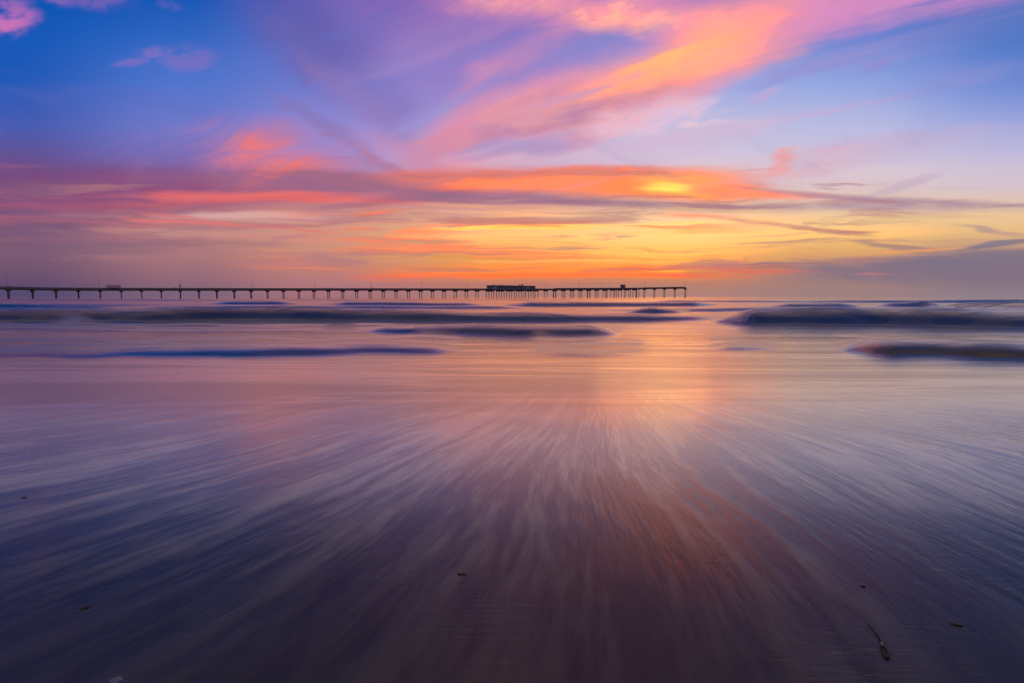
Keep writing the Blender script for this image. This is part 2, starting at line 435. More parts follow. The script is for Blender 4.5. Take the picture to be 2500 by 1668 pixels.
# ------------------------------------------------------------------ water and wet sand surface
def water_material():
    m = Mat('wet_surface')
    x, y, z = m.sep(m.pos)
    # flow lines of the backwash: they fan out of a point in the shallows
    CX, CY = 2.1, 9.8
    vx = m.math('SUBTRACT', CX, x); vy = m.math('SUBTRACT', CY, y)
    wv = m.noise(m.pos, 0.22, 1, .5, 0, '2D', True)
    wx, wy, _ = m.sep(wv)
    th = m.math('ARCTAN2', m.math('ADD', vx, m.math('MULTIPLY_ADD', wx, 1.3, -.65)), m.math('MAXIMUM', m.math('ADD', vy, m.math('MULTIPLY_ADD', wy, 1.0, -.5)), 2.0))
    rr = m.math('SQRT', m.math('ADD', m.math('MULTIPLY', vx, vx), m.math('MULTIPLY', vy, vy)))
    fl = m.comb(th, m.math('MULTIPLY', rr, 0.010))
    s1 = m.noise(fl, 15, 3, .55, 0.0, '2D')
    fl2 = m.comb(m.math('ADD', th, 7.0), m.math('MULTIPLY', rr, 0.015))
    s2 = m.noise(fl2, 44, 4, .6, 0.0, '2D')
    fl3 = m.comb(m.math('ADD', th, 3.0), m.math('MULTIPLY', rr, 0.022))
    s3 = m.noise(fl3, 110, 3, .6, 0.0, '2D')
    patch = m.noise(m.pos, 0.55, 3, .55, 0.3, '2D')
    st = m.math('ADD', m.math('MULTIPLY', s1, 0.34), m.math('ADD', m.math('MULTIPLY', s2, 0.38), m.math('MULTIPLY', s3, 0.28)))
    st = m.math('ADD', st, m.math('MULTIPLY_ADD', patch, 0.30, -0.15))
    near_w = m.sm(y, 3.8, 8.0, 1.0, 0.0)
    streak = m.math('MULTIPLY', m.sm(st, 0.41, 0.63), m.mixf(near_w, .5, 1.0))
    # long flat smears of the moving water further out
    hz = m.map(m.pos, (0, 0, 0), 0, (0.10, 0.9, 1))
    h1 = m.noise(hz, 1.2, 5, .6, 0.5, '2D')
    hz2 = m.map(m.pos, (4, 9, 0), 0, (0.02, 0.16, 1))
    h2 = m.noise(hz2, 1.0, 4, .6, 0.5, '2D')
    crest = m.attr('crest')
    deep = m.math('MAXIMUM', m.sm(y, 7.5, 11.5), m.math('MULTIPLY', m.attr('face'), .95))
    # film of aerated water / foam (pale), thin near the camera, thick on the breaking crests
    film_near = m.math('ADD', m.math('MULTIPLY', streak, m.sm(y, 1.6, 4.3, 0.03, 0.42)), m.sm(y, 2.0, 5.5, 0.0, .42))
    film_far = m.math('MULTIPLY', m.sm(h1, 0.40, 0.66, .35, 1.0), m.mixf(m.sm(y, 9, 45), 0.85, 0.2))
    film_far = m.math('MULTIPLY', film_far, m.math('SUBTRACT', 1.0, m.math('MULTIPLY', m.attr('face'), 1.25, clamp=True)))
    film = m.mixf(near_w, film_far, film_near)
    fb = m.noise(m.map(m.pos, (0, 0, 0), 0, (0.13, 1.1, 1)), 1.9, 5, .62, .4, '2D')
    film = m.math('MAXIMUM', film, m.math('MULTIPLY', crest, m.sm(fb, 0.42, 0.66, 0.0, 0.62)))
    sand_n = m.noise(m.pos, 1.7, 5, .6, 0, '2D')
    sand = m.mix(sand_n, (0.024, 0.019, 0.015, 1), (0.038, 0.029, 0.022, 1))
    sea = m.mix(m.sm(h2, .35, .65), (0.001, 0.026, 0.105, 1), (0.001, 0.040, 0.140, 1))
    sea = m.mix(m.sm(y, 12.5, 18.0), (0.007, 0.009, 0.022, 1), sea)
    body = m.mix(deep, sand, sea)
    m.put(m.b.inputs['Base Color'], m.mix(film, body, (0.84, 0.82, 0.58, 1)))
    m.put(m.b.inputs['IOR'], m.sm(y, 2.2, 5.8, 1.33, 2.15))
    m.put(m.b.inputs['Specular IOR Level'], m.mixf(m.attr('face'), m.sm(y, 1.8, 5.0, 0.38, 0.95), 0.05))
    # long exposure: the moving surface averages to a soft gloss, calmest in the thin sheet nearest the camera
    r_near = m.mixf(streak, m.sm(y, 1.5, 6.0, 0.16, 0.14), 0.19)
    r_far = m.sm(h2, .3, .7, 0.12, 0.2)
    m.put(m.b.inputs['Roughness'], m.mixf(near_w, r_far, r_near))
    # crests in the long exposure are spray thin enough to see through
    thin = m.math('MULTIPLY', m.attr('mist'), m.sm(fb, .34, .62, .42, .95))
    m.put(m.b.inputs['Alpha'], m.math('SUBTRACT', 1.0, thin))
    m.put(m.b.inputs['Metallic'], m.math('MULTIPLY', m.math('MULTIPLY', film, m.sm(y, 2.8, 6.5, 0.0, .95)), m.math('SUBTRACT', 1.0, m.attr('face'), clamp=True)))  # metallic sheen put into the film to brighten the sheet further out
    # ripples
    rip = m.noise(m.map(m.pos, (0, 0, 0), R(4), (4.5, 26, 1)), 1.6, 3, .55, 0.4, '2D')
    rip_mask = m.math('MULTIPLY', m.sm(y, 1.2, 3.4, 1.0, 0.0), m.sm(m.noise(m.pos, 1.3, 2, .5, 0, '2D'), .38, .62))
    bsea = m.math('ADD', m.math('MULTIPLY', h1, 0.22), m.math('MULTIPLY', m.noise(m.map(m.pos, (2, 5, 0), 0, (0.5, 3.2, 1)), 1.4, 4, .6, .3, '2D'), 0.05))
    nrm = m.bump(bsea, m.sm(y, 6, 14, 0.0, 0.34), 0.5)
    nrm = m.bump(st, m.math('MULTIPLY', near_w, 0.35), 0.03, nrm)
    nrm = m.bump(rip, m.math('MULTIPLY', rip_mask, 0.28), 0.006, nrm)
    m.put(m.b.inputs['Normal'], nrm)
    return m.m


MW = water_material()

# ridges of swell and small breakers: control points (photo x, crest y, foot y), strength of foam
RIDGES = [
 ([(-900, 753, 790), (0, 753, 790), (300, 755, 788), (620, 751, 785), (1000, 757, 787), (1250, 762, 786), (1500, 767, 785), (1720, 772, 782), (1800, 779, 781)], .10, .9),
 ([(1700, 780, 784), (1760, 768, 789), (1850, 753, 796), (2100, 755, 798), (2300, 758, 801), (2500, 764, 804), (3300, 768, 806)], .10, .85),
 ([(840, 809, 813), (940, 799, 815), (1100, 795, 818), (1300, 796, 822), (1480, 796, 821), (1550, 812, 815)], .09, .6),
 ([(-400, 862, 874), (100, 858, 874), (400, 850, 872), (640, 843, 869), (900, 842, 866), (1060, 842, 864), (1150, 852, 858)], .10, .5),
 ([(2020, 850, 856), (2080, 829, 860), (2200, 829, 871), (2400, 836, 880), (2600, 845, 884), (3200, 850, 890)], .10, .25),
 ([(1280, 862, 868), (1380, 855, 870), (1500, 857, 871), (1600, 864, 868)], .09, .2),
 ([(1720, 850, 855), (1790, 840, 856), (1870, 842, 855), (1920, 849, 852)], .09, .3),
 ([(470, 741, 743), (560, 735.5, 743), (680, 736, 743), (760, 741, 743)], .09, .3),
 ([(740, 741, 743), (860, 736.5, 745), (1100, 738.5, 747), (1240, 742, 745)], .09, .3),
 ([(1180, 742, 744), (1300, 737, 748.5), (1500, 737.5, 748), (1680, 737, 748), (1800, 741, 745)], .09, .3),
 ([(1500, 762, 765), (1550, 754, 767), (1590, 749, 767), (1640, 755, 766), (1700, 763, 765)], .09, .1),
 ([(1540, 736, 737.5), (1620, 732.5, 738), (1760, 733.5, 738.5), (1900, 733.5, 738.5), (2100, 733, 739), (2500, 731.5, 739), (3000, 732, 739)], .09, .35),
 ([(2100, 746, 748), (2200, 738.5, 749), (2270, 735, 749), (2330, 745, 748)], .09, .1),
 ([(2240, 748, 751), (2340, 738, 754), (2500, 737, 755), (3000, 738, 756)], .09, .3),
 ([(1830, 748, 750), (1950, 739, 750), (2080, 740, 750), (2140, 748, 750)], .09, .3),
 ([(-800, 742, 747), (0, 741.5, 746.5), (250, 743, 747), (480, 744, 746)], .09, .4),
 ([(-800, 731, 734), (0, 731, 734), (500, 732, 734.5), (1200, 732, 734), (1500, 731, 733.5)], .09, .2),
 ([(-900, 741, 752), (0, 743, 753), (200, 746, 752), (340, 750, 752)], .09, .6),
 ([(380, 750, 752), (600, 746, 752), (900, 746, 753), (1180, 747, 754), (1340, 751, 754)], .09, .5),
 ([(-900, 800, 808), (0, 801, 808), (180, 803, 809), (380, 808, 810)], .09, .6),
 ([(300, 809, 812), (560, 806, 812), (820, 810, 812)], .09, .6),
 ([(1380, 757, 759), (1650, 752, 760), (1900, 750, 758), (2200, 753, 758), (3000, 755, 760)], .09, .7),
 ([(1600, 728.5, 731), (1900, 727.5, 731), (2600, 727, 731), (3200, 727, 731)], .09, .3),
 ([(-900, 728.5, 731), (0, 728.5, 731), (500, 729.5, 731), (900, 730, 731)], .09, .3),
]


def ridge_tables():
    out = []
    for pts, wf, foam in RIDGES:
        a = []
        for (px, yc, yf) in pts:
            gx, _ = tang(px, HOR + 10)
            Yf = CAM_H * FPX / (yf - HOR)
            Yc = Yf + .75 + .018 * Yf
            z = CAM_H - (yc - HOR) / FPX * Yc
            zc = max(0.004, z * 1.07 + .012 * (yf - yc) / 30 * Yc / 10)
            a.append((gx, Yf, zc))
        out.append((np.array(a), wf, foam))
    return out


RT = ridge_tables()


def surface(X, Y):
    """height and crest foam for arrays of ground points"""
    t = X / np.maximum(Y, .5)
    Z = np.zeros_like(X); F = np.zeros_like(X); FA = np.zeros_like(X); MI = np.zeros_like(X)
    for ri, (a, wf, foam) in enumerate(RT):
        fst = {3: .85, 5: .7, 6: .7}.get(ri, 1.0)
        gx, Yf, zc = a[:, 0], a[:, 1], a[:, 2]
        inside = (t > gx[0]) & (t < gx[-1])
        # smooth (cosine eased) interpolation along the crest
        yf0 = Yf[0]
        idx = np.clip(np.searchsorted(gx, t) - 1, 0, len(gx) - 2)
        u = np.clip((t - gx[idx]) / (gx[idx + 1] - gx[idx]), 0, 1); us = u * u * (3 - 2 * u)
        yf = Yf[idx] * (1 - us) + Yf[idx + 1] * us
        zz = (zc[idx] * (1 - us) + zc[idx + 1] * us)
        ew = min(.085, (gx[-1] - gx[0]) / 3)
        edge = np.clip((t - gx[0]) / ew, 0, 1) * np.clip((gx[-1] - t) / ew, 0, 1)
        edge = edge * edge * (3 - 2 * edge)
        # small wander of the line of the crest
        wand = (np.sin(t * 11 + yf0) * .35 + np.sin(t * 29 + 2 * yf0) * .15) * yf * .03
        yf = yf + wand
        wfm = .75 + .018 * yf
        for echo, (sh, am) in enumerate(((0, 1.0), (1.5, .62), (3.2, .35))):
            ph = yf0 * 3.7 + echo * 2.1
            jag = .5 + .5 * np.sin(t * 7.3 + ph) * np.sin(t * 17.1 + 1.7 * ph)
            s = (Y - yf) / wfm - sh - (.5 * np.sin(t * 19 + ph) + .3 * np.sin(t * 43 - ph)) * (.25 + .4 * echo)
            u2 = np.clip((s + .12) / 1.12, 0, 1); front = (1 - (1 - u2) ** 1.7) * (1 - np.exp(-(u2 / .2) ** 2))
            back = np.exp(-np.clip(s - 1, 0, None) ** 1.3 / 2.2)
            prof = np.where(s < 1, front, back)
            lump = (1 + .06 * np.sin(t * 9 + ph) + .05 * np.sin(t * 31 + 2 * s + ph)) * (1 if echo == 0 else jag)
            hgt = np.clip((prof - .48) / .50, 0, 1)
            MI = np.maximum(MI, np.where(inside, hgt * hgt * (3 - 2 * hgt) * np.clip(edge * 4, 0, 1), 0))
            Z = np.maximum(Z, np.where(inside, zz * am * prof * edge * lump, 0))
            fo = np.exp(-((s - 1.2) / .5) ** 2) * foam * edge * (1 if echo == 0 else .6)
            F = np.maximum(F, np.where(inside, fo, 0))
            FA = np.maximum(FA, np.where(inside, fst * edge * np.exp(-((s - .35) / .6) ** 4) * (1 if echo == 0 else .8 * jag), 0))
    # low background undulation
    und = (np.sin(X * .21 + Y * .9) + np.sin(X * .5 - Y * 1.7 + 1) * .5 + np.sin(X * .09 + Y * .31 + 2) * 1.4)
    Z = Z + und * .012 * np.clip((Y - 11) / 14, 0, 1) * np.clip(1 + (Y - 60) / 120, 1, 4)
    return Z, F, FA, MI


SHORE = 9.0


def grid_object(name, Yrows, tcols, fan=True):
    TT, YY = np.meshgrid(np.array(tcols), np.array(Yrows))
    X = TT * (np.maximum(YY, SHORE) if not fan else YY)
    Z, F, FA, MI = surface(X, YY)
    nr, nc = X.shape
    co = np.stack([X, YY, Z], -1).reshape(-1, 3)
    i = np.arange(nr * nc).reshape(nr, nc)
    q = np.stack([i[:-1, :-1], i[:-1, 1:], i[1:, 1:], i[1:, :-1]], -1).reshape(-1, 4)
    me = bpy.data.meshes.new(name)
    me.from_pydata(co.tolist(), [], q.tolist())
    at = me.attributes.new('crest', 'FLOAT', 'POINT')
    at.data.foreach_set('value', F.reshape(-1).astype(np.float32))
    at = me.attributes.new('mist', 'FLOAT', 'POINT')
    at.data.foreach_set('value', MI.reshape(-1).astype(np.float32))
    at = me.attributes.new('face', 'FLOAT', 'POINT')
    at.data.foreach_set('value', FA.reshape(-1).astype(np.float32))
    me.shade_smooth()
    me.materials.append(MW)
    o = bpy.data.objects.new(name, me); COL.objects.link(o)
    o['kind'] = 'structure'
    return o


def geo_rows(a, b, step):
    n = int(math.log(b / a) / step)
    return [a * (b / a) ** (k / n) for k in range(n + 1)]


tcols = list(np.concatenate([np.linspace(-9, -1.1, 40, endpoint=False), np.linspace(-1.1, 1.1, 460, endpoint=False), np.linspace(1.1, 9, 41)]))
rows = geo_rows(SHORE, 200, .006) + geo_rows(200, 12000, .04)[1:]
sea_o = grid_object('sea', rows, tcols)
sea_o['label'] = 'dark blue breakers and smooth sunset lit water out to the horizon'
sr = list(np.linspace(-60, 1, 20, endpoint=False)) + list(np.linspace(1, SHORE, 60))
sand_o = grid_object('wet_sand', sr, tcols, fan=False)
sand_o['label'] = 'dark wet sand under a thin streaked sheet of retreating water'


# ------------------------------------------------------------------ mesh helpers
def box(bm, c, s, rz=0.0, taper=1.0):
    M = Matrix.Translation(c) @ Matrix.Rotation(rz, 4, 'Z')
    vs = []
    for dz_ in (-.5, .5):
        k = taper if dz_ > 0 else 1.0
        for ax, ay in ((-.5, -.5), (.5, -.5), (.5, .5), (-.5, .5)):
            vs.append(bm.verts.new(M @ Vector((ax * s[0] * k, ay * s[1] * k, dz_ * s[2]))))
    for f in ((0, 3, 2, 1), (4, 5, 6, 7), (0, 1, 5, 4), (1, 2, 6, 5), (2, 3, 7, 6), (3, 0, 4, 7)):
        bm.faces.new([vs[i] for i in f])


def cyl(bm, p0, p1, r0, r1=None, n=10, caps=True):
    if r1 is None: r1 = r0
    p0, p1 = Vector(p0), Vector(p1)
    d = (p1 - p0).normalized()
    a = d.orthogonal().normalized(); b = d.cross(a)
    A = [bm.verts.new(p0 + (a * math.cos(t) + b * math.sin(t)) * r0) for t in [2 * math.pi * k / n for k in range(n)]]
    B = [bm.verts.new(p1 + (a * math.cos(t) + b * math.sin(t)) * r1) for t in [2 * math.pi * k / n for k in range(n)]]
    for k in range(n):
        bm.faces.new((A[k], A[(k + 1) % n], B[(k + 1) % n], B[k]))
    if caps:
        bm.faces.new(A[::-1]); bm.faces.new(B)


def mk(name, bm, mat, parent=None, smooth_=False, loc=None, rz=0.0):
    bmesh.ops.recalc_face_normals(bm, faces=bm.faces)
    me = bpy.data.meshes.new(name); bm.to_mesh(me); bm.free()
    me.materials.append(mat)
    if smooth_: me.shade_smooth()
    o = bpy.data.objects.new(name, me); COL.objects.link(o)
    if parent is not None: o.parent = parent
    if loc is not None: o.location = loc
    o.rotation_euler = (0, 0, rz)
    return o


def inst(src, parent=None, loc=None, rz=0.0, scale=None):
    o = src.copy(); COL.objects.link(o)
    if parent is not None: o.parent = parent
    if loc is not None: o.location = loc
    o.rotation_euler = (0, 0, rz)
    if scale is not None: o.scale = scale
    return o


def empty(name, loc, rz=0.0, label=None, cat=None, group=None):
    o = bpy.data.objects.new(name, None); COL.objects.link(o)
    o.location = loc; o.rotation_euler = (0, 0, rz)
    if label: o['label'] = label
    if cat: o['category'] = cat
    if group: o['group'] = group
    return o


def copy_tree(o, parent=None):
    c = o.copy(); COL.objects.link(c)
    if parent is not None: c.parent = parent
    for ch in o.children:
        copy_tree(ch, c)
    return c


M_conc = plain('weathered_concrete', (0.085, 0.075, 0.075), .85, 1.2)
M_pile = plain('wet_pile_concrete', (0.07, 0.06, 0.062), .8, .8)
M_mussel = plain('mussel_crust', (0.02, 0.02, 0.024), .7, 4)
M_rail = plain('railing_paint', (0.07, 0.065, 0.07), .6, 3)
M_bwall = plain('building_paint', (0.10, 0.12, 0.17), .7, .8, .2)
M_roof = plain('roof_felt', (0.045, 0.04, 0.045), .9, 1)
M_metal = plain('galvanised_metal', (0.16, 0.15, 0.16), .45, 6, .2, .8)
M_trim = plain('pale_trim', (0.34, 0.36, 0.33), .6, 2, .2)


def glass_mat():
    m = Mat('window_glass')
    m.b.inputs['Base Color'].default_value = (0.02, 0.025, 0.03, 1)
    tc_ = m.t.nodes.new('ShaderNodeTexCoord').outputs['Object']
    m.put(m.b.inputs['Roughness'], m.sm(m.noise(tc_, 2, 2), .3, .7, .03, .1))
    return m.m


M_glass = glass_mat()


def clear_glass():
    m = Mat('clear_glass')
    t = m.t
    tr = t.nodes.new('ShaderNodeBsdfTransparent'); tr.inputs[0].default_value = (.82, .8, .8, 1)
    mx = t.nodes.new('ShaderNodeMixShader'); mx.inputs[0].default_value = .12
    m.b.inputs['Base Color'].default_value = (0.03, 0.03, 0.035, 1); m.b.inputs['Roughness'].default_value = .05
    t.links.new(tr.outputs[0], mx.inputs[1]); t.links.new(m.b.outputs[0], mx.inputs[2])
    t.links.new(mx.outputs[0], m.out.inputs[0])
    return m.m


M_clear = clear_glass()

# ------------------------------------------------------------------ pier
Y0 = 360.0
c_ = 0.018
P0 = Vector((-.882 * Y0, Y0, 0))
STEP = Vector((.0272 * Y0, c_ * Y0, 0))
SP = STEP.length
DIRV = STEP.normalized()
PERP = Vector((DIRV.y, -DIRV.x, 0))      # towards the camera side
RAILH = 1.05
# height of the top of the railing as seen in the photograph
top_tab = [(-6, 690.5), (-1, 698.7), (0, 700.2), (1, 701.5), (2, 702.5), (4, 703.2), (8, 703.6), (12, 703.9), (20, 704.3), (29, 704.8), (36, 704.8), (40, 704.4), (44, 703.7), (47, 703.0)]


def pier_pt(n):
    p = P0 + STEP * n
    xs = [a[0] for a in top_tab]
    yt = float(np.interp(n, xs, [a[1] for a in top_tab]))
    p.z = CAM_H + (HOR - yt) / FPX * p.y - RAILH
    return p


JN = 47
J = pier_pt(JN)
armA = Vector((.01485, -.0096, 0)) * J.y         # near arm, per bay
arm_tops = [703.0, 702.2, 701.8, 701.4, 701.1, 700.9]


def arm_near(k):
    p = Vector((J.x, J.y, 0)) + armA * k
    yt = float(np.interp(k, range(6), arm_tops))
    p.z = CAM_H + (HOR - yt) / FPX * p.y - RAILH
    return p


def arm_far(k):
    p = Vector((J.x, J.y, 0)) - armA * k
    p.z = J.z + .06 * k
    return p


pier = empty('pier', (P0.x, P0.y, 0), 0, 'long dark concrete pier on slender paired piles running out over the sea', 'pier')
ORG = Vector((P0.x, P0.y, 0))

# master meshes, linked once and reused
PILE_H = 1.0
bm = bmesh.new(); cyl(bm, (0, 0, 0), (0, 0, 1), .30, .30, 10)
pile_src = mk('pile', bm, M_pile, pier, True); first_pile = [True]
bm = bmesh.new(); cyl(bm, (0, 0, -.6), (0, 0, .9), .37, .34, 10)
crust_src = mk('mussel_crust', bm, M_mussel, None, True)
first_crust = [True]


def pile_at(p, z_top):
    loc = Vector((p.x - ORG.x, p.y - ORG.y, -1.5))
    if first_pile[0]:
        o = pile_src; o.location = loc; first_pile[0] = False
    else:
        o = inst(pile_src, pier, loc)
    o.scale = (1, 1, z_top + 1.5)
    if first_crust[0]:
        k = crust_src; k.parent = o; first_crust[0] = False
    else:
        k = inst(crust_src, o)
    k.location = (0, 0, 1.5 / (z_top + 1.5)); k.scale = (1, 1, 1 / (z_top + 1.5))
    return o


def cap_mesh(width, n=1):
    """crosshead with haunched ends, transverse to the deck (local Y)"""
    bm = bmesh.new()
    hw = width / 2
    prof = [(-hw, 0.0), (-hw, -.35), (-hw + .7, -1.05), (hw - .7, -1.05), (hw, -.35), (hw, 0.0)]
    A = []; B = []
    for (yy, zz) in prof:
        tx = 1.05 if zz > -.5 else .5
        A.append(bm.verts.new((-tx, yy, zz))); B.append(bm.verts.new((tx, yy, zz)))
    bm.faces.new(A); bm.faces.new(B[::-1])
    for k in range(len(prof)):
        j = (k + 1) % len(prof)
        bm.faces.new((A[k], A[j], B[j], B[k]))
    return bm


cap2 = mk('pile_cap', cap_mesh(6.6), M_conc, pier)
cap4 = mk('pile_cap', cap_mesh(13.6), M_conc, pier)
used = {'c2': False, 'c4': False}


def cap_at(kind, p, ang):
    src = cap2 if kind == 'c2' else cap4
    loc = (p.x - ORG.x, p.y - ORG.y, p.z - .95)
    if not used[kind]:
        used[kind] = True; src.location = loc; src.rotation_euler = (0, 0, ang); return src
    return inst(src, pier, loc, ang)


def slab(p, q, width, off=0.0, th=.95):
    """one deck span: slab over two edge girders"""
    d = (q - p); L_ = d.length
    dn = d.normalized(); s = Vector((dn.y, -dn.x, 0)).normalized()
    bm = bmesh.new()

    def bar(o0, w, z0, z1):
        c = [p + s * (o0 - w / 2), p + s * (o0 + w / 2), q + s * (o0 + w / 2), q + s * (o0 - w / 2)]
        lo = [bm.verts.new(v - ORG + Vector((0, 0, z0))) for v in c]
        hi = [bm.verts.new(v - ORG + Vector((0, 0, z1))) for v in c]
        bm.faces.new(lo[::-1]); bm.faces.new(hi)
        for k in range(4):
            bm.faces.new((lo[k], lo[(k + 1) % 4], hi[(k + 1) % 4], hi[k]))
    bar(off, width, -.42, 0)
    for g in (-width * .36, 0, width * .36):
        bar(off + g, .55, -th, -.423)
    return mk('deck_span', bm, M_conc, pier)


def railing(p, q, width, sides=(-1, 1)):
    d = (q - p); dn = d.normalized(); s = Vector((dn.y, -dn.x, 0)).normalized()
    for sd in sides:
        bm = bmesh.new()
        o = s * (sd * (width / 2 - .14))
        a = p + o - ORG; b = q + o - ORG
        n = 6
        for k in range(n):
            c = a.lerp(b, (k + .5) / n)
            box(bm, c + Vector((0, 0, .5)), (.16, .16, 1.0), math.atan2(dn.y, dn.x))
        for zz, th in ((.16, .22), (.42, .10), (.62, .10), (.80, .10), (1.0, .12)):
            for r_ in (zz,):
                vs = []
                for c in (a, b):
                    for oy, oz in ((-.05, -th / 2), (.05, -th / 2), (.05, th / 2), (-.05, th / 2)):
                        vs.append(bm.verts.new(c + s * oy + Vector((0, 0, r_ + oz))))
                for k in range(4):
                    bm.faces.new((vs[k], vs[(k + 1) % 4], vs[4 + (k + 1) % 4], vs[4 + k]))
                bm.faces.new(vs[:4][::-1]); bm.faces.new(vs[4:])
        mk('railing', bm, M_rail, pier)


WD = 6.6
ang_t = math.atan2(DIRV.y, DIRV.x)
PLAT = range(30, 35)           # bents that carry the side platform too
for n in range(-4, JN):
    p = pier_pt(n); q = pier_pt(n + 1)
    slab(p, q, WD)
    railing(p, q, WD, (-1,) if 29.5 < n < 34 else (-1, 1))
for n in range(-4, JN + 1):
    p = pier_pt(n)
    for sd in (-1, 1):
        pile_at(p + PERP * sd * 2.45, p.z - 1.5)
    if n in PLAT:
        for k in (1, 2):
            pile_at(p + PERP * (2.45 + 4.6 * k - .1 * k), p.z - 1.5)
        cap_at('c4', p + PERP * 4.5, ang_t)
    else:
        cap_at('c2', p, ang_t)
ang_a = math.atan2(armA.y, armA.x)
sA = Vector((armA.y, -armA.x, 0)).normalized()
for k in range(0, 5):
    slab(arm_near(k), arm_near(k + 1), WD); railing(arm_near(k), arm_near(k + 1), WD)
for k in range(1, 6):
    p = arm_near(k)
    cap_at('c2', p, ang_a)
    for sd in (-1, 1): pile_at(p + sA * sd * 1.9, p.z - 1.5)
for k in range(0, 9):
    slab(arm_far(k), arm_far(k + 1), WD); railing(arm_far(k), arm_far(k + 1), WD)
for k in range(1, 10):
    p = arm_far(k)
    cap_at('c2', p, ang_a)
    for sd in (-1, 1): pile_at(p + sA * sd * 2.3, p.z - 1.5)
# end rail of the near arm
bm = bmesh.new()
pe = arm_near(5) - ORG
for zz in (.16, .62, 1.0): box(bm, pe + Vector((0, 0, zz)), (.12, WD, .12), ang_a)
for k in range(5): box(bm, pe + sA * (k - 2) * 1.55 + Vector((0, 0, .5)), (.14, .14, 1.0), ang_a)
mk('end_railing', bm, M_rail, pier)
# junction slab widening and side platform under the restaurant
pa, pb = pier_pt(29.62), pier_pt(34.42)
bm = bmesh.new()
mid = (pa + pb) / 2 + PERP * (3.3 + 4.0 + .05) - ORG
box(bm, mid + Vector((0, 0, -.25)), ((pb - pa).length, 8.0, .5), ang_t)
for g in (-3.2, 0, 3.2): box(bm, mid + PERP * g + Vector((0, 0, -.73)), ((pb - pa).length, .5, .44), ang_t)
mk('platform_deck', bm, M_conc, pier)
bm = bmesh.new(); jp = J - ORG
box(bm, jp + Vector((0, 0, -.5)), (11, 10, 1.02), ang_a)
mk('junction_deck', bm, M_conc, pier)
for (a, b) in ((-3.6, 3.2), (3.6, 3.2), (0, -4.2), (5.2, 0)):
    pile_at(J + sA * b + armA.normalized() * a, J.z - 1.0)

# ------------------------------------------------------------------ restaurant on the platform
LB = (pb - pa).length - 4.2
cafe = empty('pier_building', (pa + pb) / 2 + PERP * 6.4, ang_t,
             'long low flat roofed building standing on the widened middle of the pier', 'building')
HB = 3.3


def sub(name, mat, parent, fn, **k):
    bm = bmesh.new(); fn(bm); return mk(name, bm, mat, parent, **k)


def walls(bm):
    w = 7.4
    x1 = LB / 2
    # back, ends and front with real window openings near the seaward end
    zf = HB
    openings = [(x1 - 10.6, x1 - 7.4), (x1 - 5.2, x1 - 2.2)]
    for yy in (-w / 2, w / 2):
        xs = [-x1] + [v for o_ in openings for v in o_] + [x1]
        for a, b in zip(xs[0::2], xs[1::2]):
            box(bm, Vector(((a + b) / 2, yy, zf / 2)), (b - a, .25, zf))
        for a, b in openings:
            box(bm, Vector(((a + b) / 2, yy, .55)), (b - a, .25, 1.1))
            box(bm, Vector(((a + b) / 2, yy, (2.5 + zf) / 2)), (b - a, .25, zf - 2.5))
    for xx in (-x1 + .13, x1 - .13):
        box(bm, Vector((xx, 0, zf / 2)), (.25, w - .26, zf))


sub('wall', M_bwall, cafe, walls)
sub('roof', M_roof, cafe, lambda bm: (box(bm, Vector((0, 0, HB + .16)), (LB + 2.4, 9.0, .30)), box(bm, Vector((0, 0, HB + .40)), (LB + .6, 7.6, .18))))
for wx in (LB / 2 - 9.0, LB / 2 - 3.7):
    for yy in (-3.7, 3.7):
        f = mk('window', (lambda b_: (box(b_, Vector((0, 0, -.66)), (3.0, .12, .08)), box(b_, Vector((0, 0, .66)), (3.0, .12, .08)), box(b_, Vector((0, 0, 0)), (.08, .1, 1.2)), b_)[-1])(bmesh.new()), M_trim, cafe, loc=(wx, yy, 1.8))
        mk('pane', (lambda b_: (box(b_, Vector((0, 0, 0)), (2.9, .02, 1.24)), b_)[-1])(bmesh.new()), M_clear, f)
w_src = None
for k in range(8):
    wx = -LB / 2 + 9.5 + k * 3.5
    if w_src is None:
        w_src = mk('window', (lambda b_: (box(b_, Vector((0, 0, -.72)), (2.5, .08, .1)), box(b_, Vector((0, 0, .72)), (2.5, .08, .1)), box(b_, Vector((-1.2, 0, 0)), (.1, .08, 1.34)), box(b_, Vector((1.2, 0, 0)), (.1, .08, 1.34)), b_)[-1])(bmesh.new()), M_bwall, cafe, loc=(wx, -3.87, 1.9))
        p_src = mk('pane', (lambda b_: (box(b_, Vector((0, .02, 0)), (2.28, .03, 1.32)), b_)[-1])(bmesh.new()), M_glass, w_src)
    else:
        w2 = inst(w_src, cafe, (wx, -3.87, 1.9)); inst(p_src, w2)
dr = sub('door', M_trim, cafe, lambda bm: box(bm, Vector((0, 0, 0)), (1.6, .1, 2.7)), loc=(-LB / 2 + 4.4, -3.9, 1.75))
sub('handle', M_metal, dr, lambda bm: box(bm, Vector((.6, -.08, 0)), (.05, .06, .3)))
sub('chimney', M_metal, cafe, lambda bm: (box(bm, Vector((0, 0, .75)), (1.1, 1.0, 1.5)), box(bm, Vector((0, 0, 1.58)), (1.3, 1.2, .14)), cyl(bm, (0, 0, 1.6), (0, 0, 2.2), .2)), loc=(LB * .245, .3, HB + .49))
sub('roof_vent', M_metal, cafe, lambda bm: (box(bm, Vector((0, 0, .45)), (1.2, 1.1, .9)), box(bm, Vector((0, 0, .95)), (1.5, 1.3, .1))), loc=(LB * .19, .3, HB + .49))
